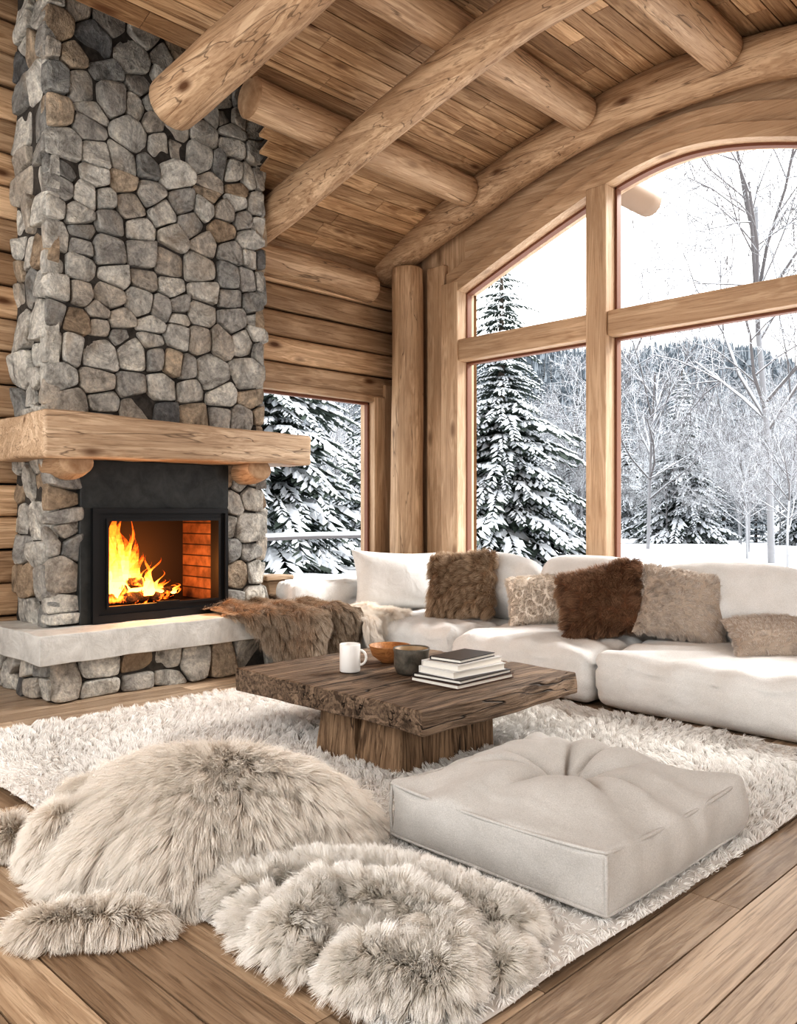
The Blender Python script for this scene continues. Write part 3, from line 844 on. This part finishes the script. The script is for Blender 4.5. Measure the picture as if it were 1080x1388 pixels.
# ------------------------------------------------------------------ floor cushion
ot=empty('floor_cushion_ottoman')
def odef(P,h):
    P=P.copy();u=P/h
    x=P[:,0];y=P[:,1];rho=np.hypot(x,y);th=np.arctan2(y,x)
    top=np.clip((u[:,2]-.3)/.5,0,1)
    P[:,2]-=top*(.09*np.exp(-(rho/.05)**2)+.10*np.exp(-(rho/.15)**2))
    P[:,2]+=top*.035*np.exp(-((rho-.32)/.15)**2)
    ph=th*8+1.6*np.sin(th*3+1)+1.0*snoise(P,3,7)
    fold=(1-np.abs(np.sin(ph*.5)))**2.2
    P[:,2]-=top*.065*fold*np.exp(-((rho-.15)/.18)**2)
    P[:,2]+=top*.018*np.sin(th*12+3*snoise(P,3,9))*np.clip(rho-.2,0,1)*2.
    P[:,2]+=top*.007*snoise(P,13,19)
    e=np.maximum(np.abs(u[:,0]),np.abs(u[:,1]));oth=np.minimum(np.abs(u[:,0]),np.abs(u[:,1]))
    P[:,2]+=np.clip(u[:,2],0,1)*.018*(oth**2-.4)*(e>.8)
    g=.018*snoise(P*np.array([1,1,.5]),9,3)*(1-u[:,2]**2).clip(0)+.011*snoise(P*np.array([16,16,4]),1.4,5)*(1-u[:,2]**2).clip(0)
    for a in (0,1):
        m=np.abs(u[:,a])>.93;P[:,a]+=np.where(m,np.sign(u[:,a])*g,0)
    return P
OC=(-1.985,2.985,.152)
mb=MB();P,F=softbox((1.04,1.08,.215),.022,.013,(.03,.03,.10),.002,9,5,odef);P=xf(P,OC);P[:,2]=np.maximum(P[:,2],.032);mb.add(P,F);mb.build('cushion_body',[mOtto],ot)
def piping(name,z,par,topf):
    pts=[];hx,hy=.517,.537
    N=96
    for i in range(N+1):
        a=i/N*4;k=int(a)%4;t=a-int(a)
        c=[(-1,-1),(1,-1),(1,1),(-1,1),(-1,-1)]
        p=[c[k][q]*(1-t)+c[k+1][q]*t for q in (0,1)]
        cr=1-.012*(abs(p[0])*abs(p[1]))**8
        oth=min(abs(p[0]),abs(p[1]))
        pts.append((OC[0]+p[0]*hx*cr,OC[1]+p[1]*hy*cr,z+topf*.018*(oth**2-.4)))
    V,F,m=sweep(pts,[.0075]*len(pts),8,0,0,False);mb=MB();mb.add(V,F);mb.build(name,[mOtto],par)
piping('piping_top',.252,ot,1);piping('piping_bottom',.052,ot,0)
for k,(sx,sy) in enumerate(((-1,-1),(1,-1),(1,1),(-1,1))):
    V,F,m=sweep([(OC[0]+sx*.509,OC[1]+sy*.529,.05),(OC[0]+sx*.513,OC[1]+sy*.533,.15),(OC[0]+sx*.509,OC[1]+sy*.529,.255)],[.007]*3,8,0,0,False)
    mb=MB();mb.add(V,F);mb.build('piping_corner_%d'%k,[mOtto],ot)
mb=MB();P,F=softbox((.035,.035,.014),.006,.01);mb.add(xf(P,(OC[0],OC[1],.176)),F);mb.build('tuft_button',[mOtto],ot)

# ------------------------------------------------------------------ rug
rug=empty('shaggy_rug')
x0,x1,y0,y1=-5.42,-1.42,1.54,5.12
nu,nv=150,140;V=[];F=[]
gx,gy=np.meshgrid(np.linspace(x0,x1,nu),np.linspace(y0,y1,nv),indexing='ij')
P=np.stack([gx,gy,np.zeros_like(gx)],-1).reshape(-1,3)
P[:,0]+=.02*snoise(P,3,1);P[:,1]+=.02*snoise(P,3,2)
P[:,2]=.012+.007*(1+snoise(P,9,3))
for i in range(nu-1):
    for j in range(nv-1): F.append((i*nv+j,(i+1)*nv+j,(i+1)*nv+j+1,i*nv+j+1))
mb=MB();mb.add(P,F);bRug=plain('rug_backing',(.68,.65,.62),.95);ro=mb.build('rug_backing',[bRug],rug)
def rl(P):
    k=np.clip(((P[:,1]-2.2)+(-2.6-P[:,0])*.6)/1.2,0,1)
    return .35+.65*k
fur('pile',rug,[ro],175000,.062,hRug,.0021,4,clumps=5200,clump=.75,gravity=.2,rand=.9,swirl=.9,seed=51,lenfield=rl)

# ------------------------------------------------------------------ furry pouf
Rv=np.array([S2,S2]);Fv=np.array([-S2,S2])
def mound(name,c,ru,rv,h,ang=0,seed=0,mat=bCream,par=None,lob=.06,pw=(2.6,.6),fold=0):
    nr,na=26,96;V=[(c[0],c[1],h)];F=[]
    for i in range(1,nr+1):
        rho=math.sin(i/nr*math.pi/2)
        for j in range(na):
            a=j/na*2*math.pi;L=1+lob*math.sin(3*a+seed)+lob*.6*math.sin(5*a+2*seed)
            L*=1+fold*rho*rho*(abs(math.sin(5.5*a+seed+.8*math.sin(2*a)))-.5)
            u=ru*rho*L*math.cos(a);v=rv*rho*L*math.sin(a)
            u,v=u*math.cos(ang)-v*math.sin(ang),u*math.sin(ang)+v*math.cos(ang)
            p=Rv*u+Fv*v
            V.append((c[0]+p[0],c[1]+p[1],h*max(0,1-rho**pw[0])**pw[1]))
    for j in range(na): F.append((0,1+j,1+(j+1)%na))
    for i in range(nr-1):
        for j in range(na):
            k=(j+1)%na;F.append((1+i*na+j,1+(i+1)*na+j,1+(i+1)*na+k,1+i*na+k))
    P=np.array(V);P[:,2]*=1+.08*snoise(P*np.array([1,1,0]),4.0,seed+3);P[:,2]+=.004
    mb=MB();mb.add(P,F);return mb.build(name,[mat],par)
pf=empty('fur_covered_pouf')
PC=(-3.06,1.92)
ms=[mound('pouf_body',PC,.60,.52,.37,.05,1,par=pf,fold=.12,pw=(2.3,.62))]
ms2=[mound('hide_lobe_a',(-3.27,1.40),.13,.12,.20,0,2,par=pf),
    mound('hide_flap_front',(-2.70,1.24),.25,.09,.07,.12,3,par=pf),
    mound('hide_lobe_left',(-3.62,1.28),.15,.12,.10,0,4,par=pf),
    mound('hide_lobe_back',(-3.50,1.62),.16,.16,.22,0,6,par=pf)]
def radial(c,k,dz):
    def f(P):
        d=P[:,:2]-np.array(c);d/=np.linalg.norm(d,axis=1)[:,None]+.05
        return np.column_stack([d*k,np.full(len(P),dz)])
    return f
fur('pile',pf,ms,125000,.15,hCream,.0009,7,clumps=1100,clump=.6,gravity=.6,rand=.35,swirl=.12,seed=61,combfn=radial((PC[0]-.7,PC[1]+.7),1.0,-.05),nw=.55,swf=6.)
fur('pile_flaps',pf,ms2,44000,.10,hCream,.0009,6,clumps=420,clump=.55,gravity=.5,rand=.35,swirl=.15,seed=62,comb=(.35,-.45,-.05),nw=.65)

# ------------------------------------------------------------------ sheepskin throw
th=empty('sheepskin_throw')
def seg_d(P,pl):
    best=np.full(len(P),9.)
    for a,b in zip(pl[:-1],pl[1:]):
        a=np.array(a);b=np.array(b);ab=b-a
        t=np.clip(((P-a)@ab)/(ab@ab),0,1);best=np.minimum(best,np.linalg.norm(P-a-t[:,None]*ab,axis=1))
    return best
ridges=[([(-2.50,1.72),(-2.40,1.96),(-2.17,2.13),(-1.88,2.17),(-1.66,2.20)],.12,.10),
        ([(-2.07,1.63),(-2.17,1.83),(-1.97,1.98),(-1.74,1.97),(-1.62,1.86),(-1.56,1.74),(-1.70,1.65)],.11,.135),
        ([(-2.30,1.66),(-2.07,1.62),(-1.94,1.64)],.10,.08),
        ([(-1.93,1.82),(-1.78,1.78),(-1.74,1.70)],.14,.085),
        ([(-1.49,2.0),(-1.52,2.06)],.075,.07)]
cc_=(-1.98,1.95)
ridges=[([(cc_[0]+(p[0]-cc_[0])*.93-.03,cc_[1]+(p[1]-cc_[1])*.93-.015) for p in pl],w,h) for pl,w,h in ridges]
g=.011
gx,gy=np.meshgrid(np.arange(-2.75,-1.25,g),np.arange(1.38,2.5,g),indexing='ij')
P2=np.stack([gx.ravel(),gy.ravel()],1)
P3=np.column_stack([P2,np.zeros(len(P2))])
wob=np.stack([snoise(P3,8,71),snoise(P3,8,72)],1)*.015
H=np.full(len(P2),-1.)
for pl,w,h in ridges:
    d=seg_d(P2+wob,pl)/w
    h_=np.where(d<1,h*np.sqrt(np.clip(1-d**2.2,0,1)),-1)
    both=(H>0)&(h_>0)
    H=np.where(both,(np.maximum(H,1e-4)**6+np.maximum(h_,1e-4)**6)**(1/6),np.maximum(H,h_))
H=np.where(H>0,H*(1+.06*snoise(P3,7,75))+.004,-1)
nx,ny=gx.shape;F=[];ok=(H>0).reshape(nx,ny)
for i in range(nx-1):
    for j in range(ny-1):
        if ok[i,j] and ok[i+1,j] and ok[i+1,j+1] and ok[i,j+1]:
            F.append((i*ny+j,(i+1)*ny+j,(i+1)*ny+j+1,i*ny+j+1))
used=sorted({v for f in F for v in f});mp_={v:i for i,v in enumerate(used)}
V=np.column_stack([P2,H])[used];F=[tuple(mp_[v] for v in f) for f in F]
mb=MB();mb.add(V,F);so=mb.build('hide',[bCream],th)
fur('pile',th,[so],130000,.09,hWhite,.0009,6,clumps=1000,clump=.65,gravity=.35,rand=.4,swirl=.15,seed=63,comb=(.12,-.22,0),combfn=radial(cc_,.3,0),nw=.75,swf=6.)

# ------------------------------------------------------------------ outdoors
def terr(x,y):
    D=math.hypot(x,y);t=min(1,max(0,(D-45)/140));s=t*t*(3-2*t)
    b=math.atan2(y,x)
    return .28+s*(29+4*math.sin(b*9+1)+2.5*math.sin(b*23))+ (.12*math.sin(x*.4)*math.sin(y*.33) if D<45 else 1.2*t*math.sin(x*.09)*math.sin(y*.11+1))
gxs=[-7.3-((i/46)**2.2)*270 for i in range(46,-1,-1)]+[-7.3+((i/24)**1.8)*150 for i in range(1,25)]
gys=[7.3-((i/16)**1.8)*90 for i in range(16,-1,-1)]+[7.3+((i/46)**2.2)*270 for i in range(1,47)]
V=[(x,y,terr(x,y)) for x in gxs for y in gys];F=[];ny=len(gys)
for i in range(len(gxs)-1):
    for j in range(ny-1):
        if gxs[i]>=-7.31 and gys[j]<7.29: continue
        F.append((i*ny+j,(i+1)*ny+j,(i+1)*ny+j+1,i*ny+j+1))
n=NT('snowy_ground');tc=n.n('ShaderNodeTexCoord');v=tc.outputs['Object']
sp=n.n('ShaderNodeSeparateXYZ');n.l(v,sp.inputs[0])
hz=n.mapr(sp.outputs[2],2.,7.,0,1)
c=n.mix(hz,(.78,.81,.85),n.ramp(n.noise(v,.25,6,.7),[(.35,(.15,.17,.20)),(.6,(.28,.31,.345))]))  # hillside part is mottled grey-blue with distance haze painted in
n.bsdf(c,.95,spec=.05);mGround=n.mat
mb=MB();mb.add(V,F);mb.build('snowy_ground',[mGround])

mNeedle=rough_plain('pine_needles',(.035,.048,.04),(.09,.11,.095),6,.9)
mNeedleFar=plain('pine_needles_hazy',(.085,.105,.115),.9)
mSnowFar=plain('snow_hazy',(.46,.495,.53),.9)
mBark=plain('bark',(.12,.10,.085),.9)
n=NT('frosted_bark');ge=n.n('ShaderNodeNewGeometry');sp=n.n('ShaderNodeSeparateXYZ');n.l(ge.outputs['Normal'],sp.inputs[0])
c=n.mix(n.mapr(sp.outputs[2],-.15,.3),(.15,.14,.14),(.68,.71,.75));n.bsdf(c,.9,spec=.1);mFrost=n.mat
def conifer_mesh(name,H,Rr,seed,needle=mNeedle,nl=34,snow=mSnow,up_=.66,fine=1.):
    r=random.Random(seed);mb=MB()
    V,F,m=sweep([(0,0,-.3),(0,0,H*.5),(0,0,H*.98)],[H*.018,H*.011,H*.002],7,0,0,False,4);mb.add(V,F,2)
    for li in range(nl):
        t=(li+r.random()*.6)/nl;t=.04+.95*t
        RL=Rr*max(0,1-t)**.8*r.uniform(.7,1.15)+.03*H*.1
        nb=int(5+6*(1-t))
        a0=r.random()*6.28
        for b in range(nb):
            a=a0+b*6.283/nb+r.uniform(-.25,.25);L=RL*r.uniform(.7,1.2);z0=H*t
            ca,sa=math.cos(a),math.sin(a);dr=r.uniform(.28,.6)
            def sp_(s): return np.array([ca*L*s,sa*L*s,z0+.12*L*s-dr*L*s*s])
            nt=max(4,int((8*(L/Rr)+3)*fine))
            for q in range(nt):
                s=.12+.88*q/(nt-1);base=sp_(s)
                for sd in (-1,1):
                    tl=L*.36*(1.15-s*.8)*r.uniform(.6,1.2)/fine**.45;an=a+sd*r.uniform(.4,1.1)
                    d=np.array([math.cos(an),math.sin(an),-.35-.25*r.random()])*tl
                    sdv=np.array([-math.sin(an),math.cos(an),0])*tl*.21
                    mid=base+d*.5
                    V=[base,mid-sdv,base+d,mid+sdv,mid+np.array([0,0,-.12*tl])]
                    mb.add(V,[(0,1,4),(1,2,4),(2,3,4),(3,0,4),(0,1,2,3)],0)
                    if r.random()<up_:
                        up=np.array([0,0,.02+.04*tl]);k=r.uniform(.6,.98)
                        V=[base+up,mid-sdv*k+up*.6,base+d*k+up*.5,mid+sdv*k+up*.6,mid+up+np.array([0,0,.16*tl])]
                        mb.add(V,[(0,1,4),(1,2,4),(2,3,4),(3,0,4),(3,2,1,0)],1)
    o=mb.build(name,[needle,snow,mBark],None,smooth=False);return o
def put(o,name,x,y,s,rz,parent=None,sxy=1.):
    q=bpy.data.objects.new(name,o.data);COL.objects.link(q);q.location=(x,y,terr(x,y)-.05);q.scale=(s*sxy,s*sxy,s);q.rotation_euler=(0,0,rz)
    if parent: q.parent=parent
    return q
c1=conifer_mesh('snowy_pine_tree',7.9,2.35,1,nl=48,up_=.86,fine=1.8);c1.location=(-12.4,15.9,terr(-12.4,15.9))
c2=conifer_mesh('snowy_pine_tree',8.5,2.3,2,nl=44,up_=.86,fine=1.9);c2.location=(-13.6,9.9,terr(-13.6,9.9))
put(c1,'snowy_pine_tree',-19.0,18.4,1.0,2.,None)
put(c2,'snowy_pine_tree',-17.2,11.2,.95,1.,None)
put(c1,'snowy_pine_tree',-13.6,27.6,.84,4.,None,.9)
put(c1,'snowy_pine_tree',-21.5,13.6,1.1,3.,None)
put(c2,'snowy_pine_tree',-18.0,31.5,.66,5.,None,.8)
put(c1,'snowy_pine_tree',-10.5,31.0,.72,1.,None,.85)
put(c2,'snowy_pine_tree',-9.0,34.0,.85,2.,None,.8)
put(c1,'snowy_pine_tree',-16.5,25.5,.62,.5,None,.9)
put(c2,'snowy_pine_tree',-22.,28.,.9,.9,None,.8)
put(c2,'snowy_pine_tree',-6.9,29.,.72,2.9,None,.85)
def bare_mesh(name,H,seed,depth=5,tr=.009):
    r=random.Random(seed);mb=MB()
    def grow(p,d,L,rad,lv):
        pts=[p];q=p.copy();dd=d.copy()
        for i in range(3):
            jit=.07 if lv==0 else .2
            dd=dd+np.array([r.uniform(-jit,jit),r.uniform(-jit,jit),r.uniform(-.05,.12) if lv<2 else r.uniform(-.18,.06)]);dd/=np.linalg.norm(dd)
            q=q+dd*L/3;pts.append(q.copy())
        V,F,m=sweep(pts,[rad,rad*.85,rad*.7,rad*.5],4 if lv>1 else 8,0,0,False);mb.add(V,F,0)
        if lv<depth:
            nb=(12 if lv==0 else 4) if lv<4 else 3
            for k in range(nb):
                t=r.uniform(.9,2.9) if lv==0 else r.uniform(.6,3)
                i=int(t);fr_=t-i
                bp=pts[i]*(1-fr_)+pts[min(3,i+1)]*fr_
                a=r.random()*6.283;sp=r.uniform(.5,1.1)
                per=np.cross(dd,[math.cos(a),math.sin(a),.3]);per/=np.linalg.norm(per)+1e-9
                nd=dd*math.cos(sp)+per*math.sin(sp);nd[2]+=.1;nd/=np.linalg.norm(nd)
                grow(bp,nd,L*(r.uniform(.3,.5) if lv==0 else r.uniform(.5,.68)),max(rad*.5,.007),lv+1)
    grow(np.array([0,0,-.2]),np.array([.03,.02,1.]),H*.85,H*tr,0)
    return mb.build(name,[mFrost],None,smooth=True)
b1=bare_mesh('frosted_bare_tree',9.3,4);b1.location=(-7.1,18.6,terr(-7.1,18.6))
b2=bare_mesh('frosted_bare_tree',6.0,9);b2.location=(-11.6,21.5,terr(-11.6,21.5))
for (x,y,s,rz,m) in ((-9.2,22.5,.7,1,b2),(-16,25,1.,2,b2),(-5.2,20.5,.9,4,b2),(-7.2,25.5,.9,5,b2),(-19,22,.9,5,b2),(-6.0,16.5,.5,2,b2),(-8.2,20,.55,3,b2)):
    put(m,'frosted_bare_tree',x,y,s,rz)
forest=empty('snowy_forest')
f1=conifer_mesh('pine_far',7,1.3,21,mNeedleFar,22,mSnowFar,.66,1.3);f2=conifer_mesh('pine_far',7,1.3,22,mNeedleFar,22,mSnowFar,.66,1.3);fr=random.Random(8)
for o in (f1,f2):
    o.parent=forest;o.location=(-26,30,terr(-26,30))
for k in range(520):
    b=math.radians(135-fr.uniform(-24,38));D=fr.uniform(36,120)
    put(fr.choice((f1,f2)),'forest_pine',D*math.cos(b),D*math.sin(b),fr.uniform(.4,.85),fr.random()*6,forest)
for k in range(55):
    b=math.radians(135-fr.uniform(-24,38));D=fr.uniform(27,48)
    put(fr.choice((b1,b2)),'forest_birch',D*math.cos(b),D*math.sin(b),fr.uniform(.3,.55),fr.random()*6,forest)
mb=MB();mHz=plain('hill_pines_hazy',(.115,.135,.155),.95);mHs=plain('hill_snow_hazy',(.28,.31,.34),.95)  # distance haze is mixed into both pale colours
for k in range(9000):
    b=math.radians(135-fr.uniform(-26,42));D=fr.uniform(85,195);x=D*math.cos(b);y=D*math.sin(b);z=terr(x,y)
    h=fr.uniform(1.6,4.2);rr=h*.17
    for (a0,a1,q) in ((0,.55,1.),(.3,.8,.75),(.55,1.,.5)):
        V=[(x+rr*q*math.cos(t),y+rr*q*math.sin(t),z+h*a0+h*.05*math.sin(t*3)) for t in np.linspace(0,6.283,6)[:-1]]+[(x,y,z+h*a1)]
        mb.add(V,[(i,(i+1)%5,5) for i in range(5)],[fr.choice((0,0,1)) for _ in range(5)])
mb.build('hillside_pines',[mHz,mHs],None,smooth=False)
obj_sweep('snowy_fence_rail',[(-11,5.,.95),(-11,9,1.0),(-11,12.5,.95)],[.06,.06,.06],[mFrost,mFrost],sub=4)

# ------------------------------------------------------------------ light
w=bpy.data.worlds.new('World');SC.world=w;w.use_nodes=True
bg=w.node_tree.nodes['Background'];bg.inputs[0].default_value=(.99,.99,.985,1);bg.inputs[1].default_value=1.95
sn=bpy.data.lights.new('sun','SUN');sn.energy=5.0;sn.angle=math.radians(20);sn.color=(1,.985,.96)
so_=bpy.data.objects.new('sun',sn);COL.objects.link(so_)
d=Vector((-.28,-.75,-.62));so_.rotation_euler=d.to_track_quat('-Z','Y').to_euler()

cam=bpy.data.cameras.new('camera');co=bpy.data.objects.new('camera',cam);COL.objects.link(co)
co.location=(0,0,1.4);co.rotation_euler=(math.pi/2,0,math.pi/4)
cam.sensor_fit='VERTICAL';cam.sensor_height=24;cam.lens=1130/1388*24;cam.clip_end=1000
SC.camera=co
SC.view_settings.view_transform='Standard'
try: SC.view_settings.look='High Contrast'
except Exception as ex: print('look',ex)
SC.view_settings.exposure=.13
